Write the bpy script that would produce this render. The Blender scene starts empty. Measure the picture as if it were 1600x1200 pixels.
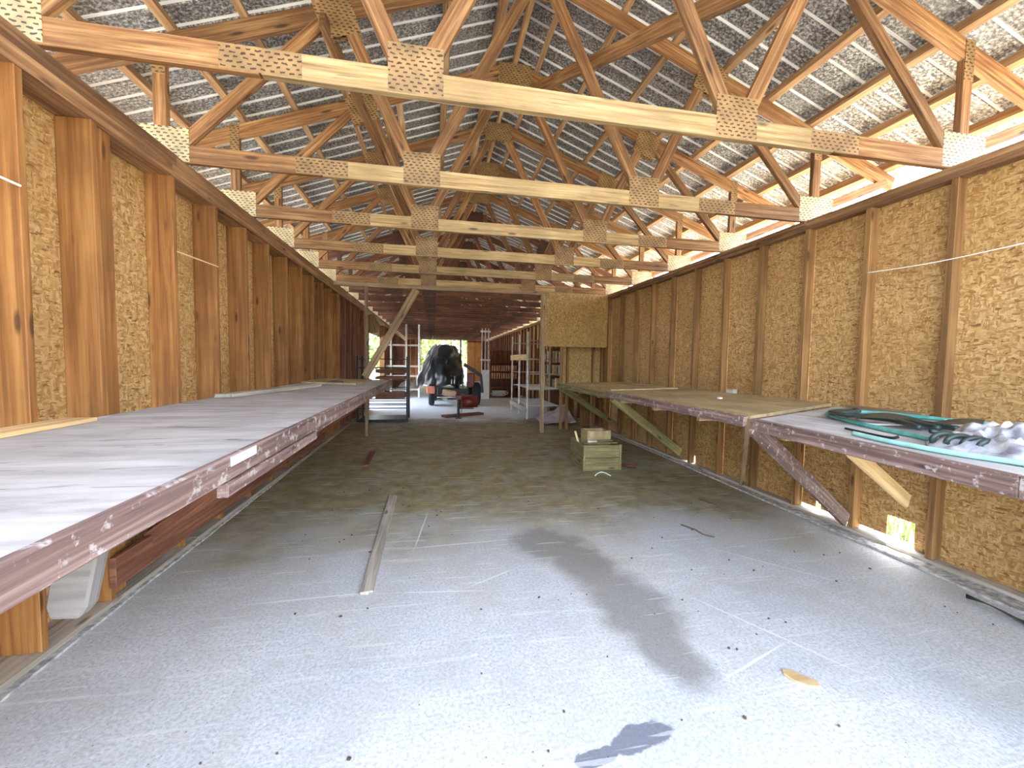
import bpy, bmesh, math, random
from mathutils import Vector, Matrix, noise
random.seed(7)
S = bpy.context.scene
COL = S.collection
R = math.radians

# ------------------------------------------------------------------ camera
# x = across the hall, y = along the hall, z = up; camera stands at x=0 y=0
F, YAW, PITCH, ROLL = 634.3, 0.1916, 0.055, -0.0153
cam = bpy.data.cameras.new('camera'); cam_o = bpy.data.objects.new('camera', cam); COL.objects.link(cam_o)
cam.sensor_width = 36; cam.lens = F / 1600 * 36; cam.clip_start = .02; cam.clip_end = 500
cy_, sy_ = math.cos(YAW), math.sin(YAW); cp, sp = math.cos(PITCH), math.sin(PITCH)
fw = Vector((sy_ * cp, cy_ * cp, -sp)); rt = Vector((cy_, -sy_, 0)); up = rt.cross(fw)
cr, sr = math.cos(ROLL), math.sin(ROLL)
rt2 = rt * cr - up * sr; up2 = rt * sr + up * cr
m = Matrix((rt2, up2, -fw)).transposed().to_4x4(); m.translation = (0, 0, 1.5355)
cam_o.matrix_world = m
S.camera = cam_o

# ------------------------------------------------------------------ light
w = bpy.data.worlds.new('sky'); S.world = w; w.use_nodes = True
nt = w.node_tree; nt.nodes.clear()
sky = nt.nodes.new('ShaderNodeTexSky'); sky.sky_type = 'NISHITA'; sky.sun_disc = False
sky.sun_elevation = R(52); sky.sun_rotation = R(60); sky.air_density = 1.0; sky.dust_density = 3.0; sky.ozone_density = 1.0
bg = nt.nodes.new('ShaderNodeBackground'); bg.inputs[1].default_value = 0.55
wo = nt.nodes.new('ShaderNodeOutputWorld')
hsv = nt.nodes.new('ShaderNodeHueSaturation'); hsv.inputs['Saturation'].default_value = .62
nt.links.new(sky.outputs[0], hsv.inputs['Color']); nt.links.new(hsv.outputs[0], bg.inputs[0]); nt.links.new(bg.outputs[0], wo.inputs[0])
sun = bpy.data.lights.new('sun', 'SUN'); sun.energy = 4.5; sun.angle = R(1.5); sun.color = (1, .95, .86)
sun_o = bpy.data.objects.new('sun', sun); COL.objects.link(sun_o)
sun_o.rotation_euler = Vector((-0.62, -0.35, -0.95)).to_track_quat('-Z', 'Y').to_euler()
S.view_settings.view_transform = 'Standard'; S.view_settings.look = 'None'
S.view_settings.exposure = 2.5; S.view_settings.gamma = 1; S.view_settings.use_curve_mapping = False
try:
    S.cycles.max_bounces = 12; S.cycles.diffuse_bounces = 8; S.cycles.use_denoising = True
except Exception: pass

# ------------------------------------------------------------------ helpers
def tag(o, label=None, cat=None, group=None, kind=None):
    if label: o['label'] = label
    if cat: o['category'] = cat
    if group: o['group'] = group
    if kind: o['kind'] = kind
    return o
def thing(name, loc, label=None, cat=None, group=None, kind=None):
    o = bpy.data.objects.new(name, None); COL.objects.link(o); o.location = loc; o.empty_display_size = .1
    return tag(o, label, cat, group, kind)

class MB:
    """mesh builder; writes UVs in metres with u along the grain"""
    def __init__(s): s.v = []; s.f = []; s.uv = []; s.mi = []
    def quadbox(s, P, L, off=None, mi=0):
        # P: 8 corners indexed by bits xyz ; L: (lx,ly,lz)
        b = len(s.v); s.v += [tuple(p) for p in P]
        o = random.random() * 37 if off is None else off
        la = max(range(3), key=lambda i: L[i])
        c = [((k & 1) * L[0], ((k >> 1) & 1) * L[1], ((k >> 2) & 1) * L[2]) for k in range(8)]
        for f, ax in (((0, 4, 6, 2), 0), ((1, 3, 7, 5), 0), ((0, 1, 5, 4), 1), ((2, 6, 7, 3), 1), ((0, 2, 3, 1), 2), ((4, 5, 7, 6), 2)):
            s.f.append(tuple(b + k for k in f)); s.mi.append(mi)
            oth = [i for i in range(3) if i != ax]
            if ax == la: u_, v_ = oth[0], oth[1]
            else:
                u_ = la; v_ = [i for i in oth if i != la][0]
            s.uv.append([(c[k][u_] * (1 if ax != la else 3) + o, c[k][v_] + o * .61 + ax * .3) for k in f])
    def box(s, x0, x1, y0, y1, z0, z1, jit=0, mi=0):
        P = []
        for k in range(8):
            P.append(Vector((x1 if k & 1 else x0, y1 if k & 2 else y0, z1 if k & 4 else z0)) + Vector([random.uniform(-jit, jit) for _ in range(3)]))
        s.quadbox(P, (abs(x1 - x0), abs(y1 - y0), abs(z1 - z0)), mi=mi); return s
    def beam(s, a, b, w, t, upv=(0, 0, 1), jit=0, ext=0):
        """w = size along upv-ish, t = the other"""
        a = Vector(a); b = Vector(b); d = (b - a); L = d.length; d.normalize()
        a = a - d * ext; b = b + d * ext; L += 2 * ext
        u = Vector(upv); u = (u - d * u.dot(d)).normalized(); n = u.cross(d)
        P = []
        for k in range(8):
            base = b if k & 1 else a
            P.append(base + n * ((.5 if k & 2 else -.5) * t) + u * ((.5 if k & 4 else -.5) * w) + Vector([random.uniform(-jit, jit) for _ in range(3)]))
        s.quadbox(P, (L, t, w)); return s
    def prism(s, pts, z0, z1):
        b = len(s.v); n = len(pts); o = random.random() * 20
        for z in (z0, z1):
            for p in pts: s.v.append((p[0], p[1], z if not callable(z) else z(p)))
        s.f.append(tuple(range(b + n - 1, b - 1, -1))); s.uv.append([(pts[i][0] + o, pts[i][1] + o) for i in range(n - 1, -1, -1)]); s.mi.append(0)
        s.f.append(tuple(range(b + n, b + 2 * n))); s.uv.append([(p[0] + o, p[1] + o) for p in pts]); s.mi.append(0)
        for i in range(n):
            j = (i + 1) % n; L = (Vector(pts[j]) - Vector(pts[i])).length
            s.f.append((b + i, b + j, b + n + j, b + n + i)); s.uv.append([(o, 0), (o + L, 0), (o + L, .05), (o, .05)]); s.mi.append(0)
        return s
    def tube(s, pts, r, n=8, cap=True):
        pts = [Vector(p) for p in pts]; b = len(s.v); prev = None
        for i, p in enumerate(pts):
            d = (pts[min(i + 1, len(pts) - 1)] - pts[max(i - 1, 0)]).normalized()
            if prev is None:
                prev = Vector((0, 0, 1)) if abs(d.z) < .9 else Vector((1, 0, 0))
            u = (prev - d * prev.dot(d)).normalized(); prev = u; q = d.cross(u)
            rr = r(i / max(1, len(pts) - 1)) if callable(r) else r
            for k in range(n):
                a = 2 * math.pi * k / n; s.v.append(tuple(p + u * math.cos(a) * rr + q * math.sin(a) * rr))
        for i in range(len(pts) - 1):
            for k in range(n):
                k2 = (k + 1) % n
                s.f.append((b + i * n + k, b + i * n + k2, b + (i + 1) * n + k2, b + (i + 1) * n + k))
                s.uv.append([(i * .1, k / n), (i * .1, (k + 1) / n), (i * .1 + .1, (k + 1) / n), (i * .1 + .1, k / n)]); s.mi.append(0)
        if cap:
            s.f.append(tuple(b + k for k in range(n - 1, -1, -1))); s.uv.append([(0, 0)] * n); s.mi.append(0)
            e = b + (len(pts) - 1) * n
            s.f.append(tuple(e + k for k in range(n))); s.uv.append([(0, 0)] * n); s.mi.append(0)
        return s
    def lathe(s, prof, c, axis='x', n=28):
        """prof: list (offset along axis, radius)"""
        b = len(s.v)
        for (h, r) in prof:
            for k in range(n):
                a = 2 * math.pi * k / n; p, q = r * math.cos(a), r * math.sin(a)
                v = {'x': (h, p, q), 'y': (p, h, q), 'z': (p, q, h)}[axis]
                s.v.append((c[0] + v[0], c[1] + v[1], c[2] + v[2]))
        for i in range(len(prof) - 1):
            for k in range(n):
                k2 = (k + 1) % n
                s.f.append((b + i * n + k, b + i * n + k2, b + (i + 1) * n + k2, b + (i + 1) * n + k)); s.uv.append([(0, 0)] * 4); s.mi.append(0)
        return s
    def grid(s, nx, ny, fn):
        b = len(s.v)
        for j in range(ny + 1):
            for i in range(nx + 1): s.v.append(tuple(fn(i / nx, j / ny)))
        for j in range(ny):
            for i in range(nx):
                a = b + j * (nx + 1) + i
                s.f.append((a, a + 1, a + nx + 2, a + nx + 1)); s.mi.append(0)
                s.uv.append([(i / nx, j / ny), ((i + 1) / nx, j / ny), ((i + 1) / nx, (j + 1) / ny), (i / nx, (j + 1) / ny)])
        return s
    def mesh(s, name, org=(0, 0, 0), smooth=False):
        me = bpy.data.meshes.new(name)
        me.from_pydata([(x - org[0], y - org[1], z - org[2]) for x, y, z in s.v], [], s.f)
        uv = me.uv_layers.new(name='UVMap'); k = 0; buf = []
        for f in s.uv:
            for c in f: buf += [c[0], c[1]]
        uv.data.foreach_set('uv', buf)
        if smooth: me.polygons.foreach_set('use_smooth', [True] * len(me.polygons))
        me.update(); return me
    def build(s, name, mat, parent=None, bevel=0, smooth=False, solid=0):
        org = parent_org(parent)
        me = s.mesh(name, org, smooth); me.materials.append(mat)
        if smooth or solid == 0:
            bm = bmesh.new(); bm.from_mesh(me); bmesh.ops.recalc_face_normals(bm, faces=bm.faces); bm.to_mesh(me); bm.free()
        o = bpy.data.objects.new(name, me); COL.objects.link(o)
        if parent: o.parent = parent
        if bevel:
            b = o.modifiers.new('bevel', 'BEVEL'); b.width = bevel; b.segments = 1; b.limit_method = 'ANGLE'
        if solid:
            b = o.modifiers.new('thick', 'SOLIDIFY'); b.thickness = solid
        return o
def parent_org(p):
    o = Vector((0, 0, 0))
    while p is not None: o += p.location; p = p.parent
    return o

# ------------------------------------------------------------------ materials
def newmat(name):
    mt = bpy.data.materials.new(name); mt.use_nodes = True; n = mt.node_tree; n.nodes.clear()
    out = n.nodes.new('ShaderNodeOutputMaterial'); p = n.nodes.new('ShaderNodeBsdfPrincipled'); n.links.new(p.outputs[0], out.inputs[0])
    return mt, n, p
def N(n, t, **k):
    x = n.nodes.new(t)
    for a, b in k.items():
        if a.startswith('i_'):
            key = a[2:]; key = int(key) if key.isdigit() else key
            x.inputs[key].default_value = b
        else: setattr(x, a, b)
    return x
def ramp(n, fac, stops, interp='LINEAR'):
    r = n.nodes.new('ShaderNodeValToRGB'); e = r.color_ramp.elements; r.color_ramp.interpolation = interp
    while len(e) < len(stops): e.new(.5)
    for q, (p, c) in zip(e, stops): q.position = p; q.color = (*c, 1) if len(c) == 3 else c
    n.links.new(fac, r.inputs[0]); return r.outputs[0]
def mixc(n, fac, a, b, mode='MIX'):
    x = n.nodes.new('ShaderNodeMix'); x.data_type = 'RGBA'; x.blend_type = mode
    if isinstance(fac, (int, float)): x.inputs[0].default_value = fac
    else: n.links.new(fac, x.inputs[0])
    for k, c in ((6, a), (7, b)):
        if isinstance(c, tuple): x.inputs[k].default_value = (*c, 1)
        else: n.links.new(c, x.inputs[k])
    return x.outputs[2]
def math_(n, op, a, b=None):
    x = n.nodes.new('ShaderNodeMath'); x.operation = op
    for k, c in ((0, a), (1, b)):
        if c is None: continue
        if isinstance(c, (int, float)): x.inputs[k].default_value = c
        else: n.links.new(c, x.inputs[k])
    return x.outputs[0]
def bump(n, p, h, strength=.3, dist=.01):
    b = n.nodes.new('ShaderNodeBump'); b.inputs['Strength'].default_value = strength; b.inputs['Distance'].default_value = dist
    n.links.new(h, b.inputs['Height']); n.links.new(b.outputs[0], p.inputs['Normal'])
def wood(name, dark, mid, light, rough=.75, knots=True, gscale=(1.2, 26), tint=.25, stain=None, crack=0, cscale=(3.2, 34, 1)):
    mt, n, p = newmat(name)
    uv = N(n, 'ShaderNodeUVMap'); oi = N(n, 'ShaderNodeObjectInfo')
    off = N(n, 'ShaderNodeVectorMath', operation='SCALE'); off.inputs[0].default_value = (13.1, 7.7, 3.3); n.links.new(oi.outputs['Random'], off.inputs['Scale'])
    add = N(n, 'ShaderNodeVectorMath', operation='ADD'); n.links.new(uv.outputs[0], add.inputs[0]); n.links.new(off.outputs[0], add.inputs[1])
    mp = N(n, 'ShaderNodeMapping'); mp.inputs['Scale'].default_value = (gscale[0], gscale[1], 1); n.links.new(add.outputs[0], mp.inputs[0])
    g = N(n, 'ShaderNodeTexNoise', i_Scale=1.0, i_Detail=6.0, i_Roughness=.62, i_Distortion=.35); n.links.new(mp.outputs[0], g.inputs['Vector'])
    col = ramp(n, g.outputs[0], [(.30, dark), (.48, mid), (.68, light)])
    b = N(n, 'ShaderNodeTexNoise', i_Scale=2.2, i_Detail=3.0); n.links.new(add.outputs[0], b.inputs['Vector'])
    col = mixc(n, math_(n, 'MULTIPLY', ramp(n, b.outputs[0], [(.42, (0, 0, 0)), (.62, (1, 1, 1))]), .45), col, tuple(c * .55 for c in mid))
    if knots:
        mk = N(n, 'ShaderNodeMapping'); mk.inputs['Scale'].default_value = (2.3, 9, 1); n.links.new(add.outputs[0], mk.inputs[0])
        vo = N(n, 'ShaderNodeTexVoronoi', i_Scale=1.0); n.links.new(mk.outputs[0], vo.inputs['Vector'])
        kf = ramp(n, vo.outputs['Distance'], [(.08, (1, 1, 1)), (.17, (0, 0, 0))])
        col = mixc(n, math_(n, 'MULTIPLY', kf, .8), col, tuple(c * .25 for c in dark))
    if stain:
        st = N(n, 'ShaderNodeTexNoise', i_Scale=16.0, i_Detail=5.0, i_Roughness=.7); n.links.new(add.outputs[0], st.inputs['Vector'])
        col = mixc(n, math_(n, 'MULTIPLY', ramp(n, st.outputs[0], [(.56, (0, 0, 0)), (.62, (1, 1, 1))]), .75), col, stain)
    if crack:
        mc = N(n, 'ShaderNodeMapping'); mc.inputs['Scale'].default_value = cscale; n.links.new(add.outputs[0], mc.inputs[0])
        cn = N(n, 'ShaderNodeTexNoise', i_Scale=1.0, i_Detail=2.0, i_Distortion=.8); n.links.new(mc.outputs[0], cn.inputs['Vector'])
        col = mixc(n, math_(n, 'MULTIPLY', ramp(n, cn.outputs[0], [(.665, (0, 0, 0)), (.70, (1, 1, 1))]), crack), col, (.05, .04, .035))
    hs = N(n, 'ShaderNodeHueSaturation'); n.links.new(col, hs.inputs['Color'])
    mr = N(n, 'ShaderNodeMapRange', i_3=1 - tint, i_4=1 + tint); n.links.new(oi.outputs['Random'], mr.inputs[0]); n.links.new(mr.outputs[0], hs.inputs['Value'])
    n.links.new(hs.outputs[0], p.inputs['Base Color']); p.inputs['Roughness'].default_value = rough
    bump(n, p, g.outputs[0], .35, .004)
    return mt
def plain(name, col, rough=.6, metal=0, nscale=8, var=.25, spec=.5):
    mt, n, p = newmat(name)
    tc = N(n, 'ShaderNodeTexCoord'); g = N(n, 'ShaderNodeTexNoise', i_Scale=float(nscale), i_Detail=5.0); n.links.new(tc.outputs['Object'], g.inputs['Vector'])
    c = ramp(n, g.outputs[0], [(.35, tuple(x * (1 - var) for x in col)), (.65, tuple(min(1, x * (1 + var)) for x in col))])
    n.links.new(c, p.inputs['Base Color']); p.inputs['Roughness'].default_value = rough; p.inputs['Metallic'].default_value = metal
    p.inputs['Specular IOR Level'].default_value = spec
    bump(n, p, g.outputs[0], .15, .003); return mt
def osb(name, a, b, c, d):
    mt, n, p = newmat(name)
    tc = N(n, 'ShaderNodeTexCoord'); col = None; hs = []
    nz = N(n, 'ShaderNodeTexNoise', i_Scale=9.0, i_Detail=2.0); n.links.new(tc.outputs['Object'], nz.inputs['Vector'])
    warp = N(n, 'ShaderNodeVectorMath', operation='MULTIPLY_ADD'); n.links.new(nz.outputs['Color'], warp.inputs[0]); warp.inputs[1].default_value = (.04, .04, .04); n.links.new(tc.outputs['Object'], warp.inputs[2])
    cols = []
    for k, (rot, sc) in enumerate(((.5, (44, 24, 90)), (-.7, (38, 80, 26)), (1.3, (30, 36, 70)))):
        mp = N(n, 'ShaderNodeMapping'); mp.inputs['Rotation'].default_value = (rot, rot * .4, rot * .3); mp.inputs['Scale'].default_value = sc; n.links.new(warp.outputs[0], mp.inputs[0])
        vo = N(n, 'ShaderNodeTexVoronoi', i_Scale=1.0); n.links.new(mp.outputs[0], vo.inputs['Vector']); cols.append(vo)
    sp1 = N(n, 'ShaderNodeSeparateColor'); n.links.new(cols[0].outputs['Color'], sp1.inputs[0])
    sp2 = N(n, 'ShaderNodeSeparateColor'); n.links.new(cols[1].outputs['Color'], sp2.inputs[0])
    sp3 = N(n, 'ShaderNodeSeparateColor'); n.links.new(cols[2].outputs['Color'], sp3.inputs[0])
    c1 = ramp(n, sp1.outputs[0], [(0, d), (.12, b), (.5, a), (1, c)])
    c2 = ramp(n, sp2.outputs[1], [(0, b), (.5, a), (1, c)])
    col = mixc(n, ramp(n, sp3.outputs[2], [(.45, (0, 0, 0)), (.5, (1, 1, 1))]), c1, c2)
    big = N(n, 'ShaderNodeTexNoise', i_Scale=1.3, i_Detail=3.0); n.links.new(tc.outputs['Object'], big.inputs['Vector'])
    col = mixc(n, math_(n, 'MULTIPLY', ramp(n, big.outputs[0], [(.4, (0, 0, 0)), (.7, (1, 1, 1))]), .35), col, b)
    n.links.new(col, p.inputs['Base Color']); p.inputs['Roughness'].default_value = .7
    bump(n, p, math_(n, 'ADD', sp1.outputs[0], sp2.outputs[0]), .25, .003); return mt

M = {}
M['truss'] = wood('rough_truss_timber', (.09, .032, .010), (.235, .105, .034), (.43, .25, .105), gscale=(1.6, 40), crack=.55, cscale=(2.2, 55, 1))
M['truss_pale'] = wood('pale_truss_timber', (.19, .105, .038), (.39, .255, .11), (.54, .40, .20), tint=.15, gscale=(1.6, 40), crack=.5, cscale=(2.2, 55, 1))
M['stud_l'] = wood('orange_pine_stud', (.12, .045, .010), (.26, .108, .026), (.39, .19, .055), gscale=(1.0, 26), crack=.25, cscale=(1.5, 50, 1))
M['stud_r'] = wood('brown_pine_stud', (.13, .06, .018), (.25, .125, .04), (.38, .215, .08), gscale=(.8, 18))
M['plate'] = wood('dark_plate_timber', (.11, .05, .025), (.25, .125, .055), (.42, .25, .12))
M['purlin'] = wood('roof_purlin', (.22, .10, .045), (.42, .24, .11), (.62, .43, .24))
M['bench_top'] = wood('weathered_plywood', (.33, .31, .29), (.50, .48, .46), (.62, .60, .58), knots=False, gscale=(11, 1.8), tint=.04, crack=.8, cscale=(26, 2.4, 1))
M['bench_top_y'] = wood('yellowed_plywood', (.30, .21, .09), (.44, .33, .16), (.56, .45, .25), knots=False, gscale=(10, 1.6), tint=.08, crack=.3, cscale=(26, 2.4, 1))
M['fascia'] = wood('paint_spattered_board', (.08, .042, .04), (.17, .105, .09), (.36, .26, .225), stain=(.46, .42, .40), tint=.1, gscale=(1.2, 40), crack=.5, cscale=(3, 60, 1))
M['brace'] = wood('old_brace_board', (.18, .10, .05), (.33, .22, .12), (.50, .38, .24))
M['fresh'] = wood('fresh_split_board', (.50, .30, .12), (.68, .47, .22), (.80, .62, .36), tint=.1)
M['grey_board'] = wood('greyed_board', (.24, .20, .16), (.42, .37, .30), (.60, .54, .45), tint=.12)
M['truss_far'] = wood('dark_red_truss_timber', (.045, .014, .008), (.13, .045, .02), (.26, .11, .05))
M['driftwood'] = wood('driftwood_grey', (.10, .088, .08), (.17, .155, .145), (.24, .215, .20), tint=.05)
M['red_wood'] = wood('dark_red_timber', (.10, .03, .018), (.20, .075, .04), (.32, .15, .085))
M['osb'] = osb('strand_board', (.43, .25, .085), (.29, .145, .04), (.60, .40, .18), (.15, .065, .02))
M['osb_dark'] = osb('hung_strand_board', (.42, .27, .09), (.28, .16, .045), (.56, .39, .15), (.12, .06, .02))
M['black'] = plain('black_steel', (.02, .02, .022), .45, .3)
M['white_steel'] = plain('pale_steel_tube', (.62, .60, .57), .5, .1)
M['tyre'] = plain('tyre_rubber', (.025, .026, .03), .8)
M['red'] = plain('red_paint', (.16, .018, .012), .45)
M['orange'] = plain('orange_lens', (.85, .25, .13), .35, var=.15)
M['lilac'] = plain('lilac_sheet', (.5, .45, .5), .5)
M['tray'] = plain('orange_tray_slat', (.50, .24, .13), .7)
M['tan'] = plain('tan_block', (.62, .47, .30), .7)
M['white'] = plain('white_sheet', (.78, .78, .78), .5, var=.08)
M['cord'] = plain('pale_cord', (.75, .68, .55), .7)
M['chrome'] = plain('steel_rod', (.75, .75, .75), .2, .9)
M['teal'] = plain('teal_tube', (.12, .42, .36), .35, nscale=14)
M['teal_l'] = plain('pale_teal_tube', (.38, .72, .66), .3, nscale=14, var=.15)
M['dark_hose'] = plain('dark_green_hose', (.03, .05, .045), .4)
M['blue'] = plain('blue_plastic', (.02, .03, .35), .4)
M['rust'] = plain('rusty_chain', (.20, .06, .035), .7, .4)
M['crate'] = wood('mossy_crate_board', (.10, .085, .03), (.21, .175, .07), (.34, .30, .14), stain=(.24, .14, .05), tint=.1, gscale=(2, 30), crack=.4, cscale=(3, 50, 1))
M['tape'] = plain('white_tape', (.85, .84, .80), .5, var=.04)
M['grass'] = plain('grass', (.14, .26, .05), .8, nscale=30, var=.5)

# nail plates: stamped plate with rows of dark slots
def plate_mat(name, base, slot):
    mt, n, p = newmat(name)
    uv = N(n, 'ShaderNodeTexCoord')
    nz = N(n, 'ShaderNodeTexNoise', i_Scale=30.0, i_Detail=2.0); n.links.new(uv.outputs['Object'], nz.inputs['Vector'])
    wv = N(n, 'ShaderNodeVectorMath', operation='MULTIPLY_ADD'); n.links.new(nz.outputs['Color'], wv.inputs[0]); wv.inputs[1].default_value = (.035, .0, .022); n.links.new(uv.outputs['Object'], wv.inputs[2])
    sx = N(n, 'ShaderNodeSeparateXYZ'); n.links.new(wv.outputs[0], sx.inputs[0])
    row = math_(n, 'FLOOR', math_(n, 'MULTIPLY', sx.outputs[2], 42.0))
    fr = math_(n, 'FRACT', math_(n, 'MULTIPLY', sx.outputs[2], 42.0))
    cx = math_(n, 'FRACT', math_(n, 'ADD', math_(n, 'MULTIPLY', sx.outputs[0], 21.0), math_(n, 'MULTIPLY', row, .37)))
    a = math_(n, 'LESS_THAN', math_(n, 'ABSOLUTE', math_(n, 'SUBTRACT', fr, .5)), .19)
    b = math_(n, 'LESS_THAN', math_(n, 'ABSOLUTE', math_(n, 'SUBTRACT', cx, .5)), .26)
    sl = math_(n, 'MULTIPLY', a, b)
    g = N(n, 'ShaderNodeTexNoise', i_Scale=6.0, i_Detail=4.0); n.links.new(uv.outputs['Object'], g.inputs['Vector'])
    bc = ramp(n, g.outputs[0], [(.3, tuple(c * .6 for c in base)), (.7, tuple(min(1, c * 1.25) for c in base))])
    col = mixc(n, math_(n, 'MULTIPLY', sl, .92), bc, slot)
    n.links.new(col, p.inputs['Base Color']); p.inputs['Roughness'].default_value = .5; p.inputs['Metallic'].default_value = .15
    bump(n, p, math_(n, 'SUBTRACT', 1.0, sl), .6, .004); return mt
M['nail'] = plate_mat('rusty_nail_plate', (.31, .185, .075), (.035, .018, .010))
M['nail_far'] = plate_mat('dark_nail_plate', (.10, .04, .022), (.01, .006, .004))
M['nail_bright'] = plate_mat('bright_nail_plate', (.50, .39, .22), (.05, .03, .02))

# galvanised roofing
Y0 = -.45; Y1 = 30.4
def roof_mat():
    mt, n, p = newmat('galvanised_roofing')
    tc = N(n, 'ShaderNodeTexCoord'); sx = N(n, 'ShaderNodeSeparateXYZ'); n.links.new(tc.outputs['Object'], sx.inputs[0])
    g = N(n, 'ShaderNodeTexNoise', i_Scale=45.0, i_Detail=4.0, i_Roughness=.7); n.links.new(tc.outputs['Object'], g.inputs['Vector'])
    g2 = N(n, 'ShaderNodeTexNoise', i_Scale=1.6, i_Detail=3.0); n.links.new(tc.outputs['Object'], g2.inputs['Vector'])
    c = ramp(n, g.outputs[0], [(.38, (.05, .046, .043)), (.50, (.22, .21, .20)), (.62, (.60, .585, .56))])
    c = mixc(n, math_(n, 'MULTIPLY', ramp(n, g2.outputs[0], [(.4, (0, 0, 0)), (.65, (1, 1, 1))]), .4), c, (.20, .185, .18))
    fr = math_(n, 'FRACT', math_(n, 'DIVIDE', math_(n, 'SUBTRACT', sx.outputs[1], Y0 - .2 - 15 - .004), .203))
    rib_glint = math_(n, 'LESS_THAN', fr, .05)
    c = mixc(n, rib_glint, c, (.80, .79, .77))  # light caught on the rib edges, painted in as pale lines
    n.links.new(c, p.inputs['Base Color']); p.inputs['Metallic'].default_value = .15; p.inputs['Roughness'].default_value = .45
    wv = math_(n, 'SINE', math_(n, 'MULTIPLY', sx.outputs[1], 2 * math.pi / .034))
    bump(n, p, math_(n, 'MULTIPLY', math_(n, 'ADD', wv, math_(n, 'MULTIPLY', g.outputs[0], 1.2)), math_(n, 'SUBTRACT', 1.0, rib_glint)), .5, .004); return mt
M['roof'] = roof_mat()

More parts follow.
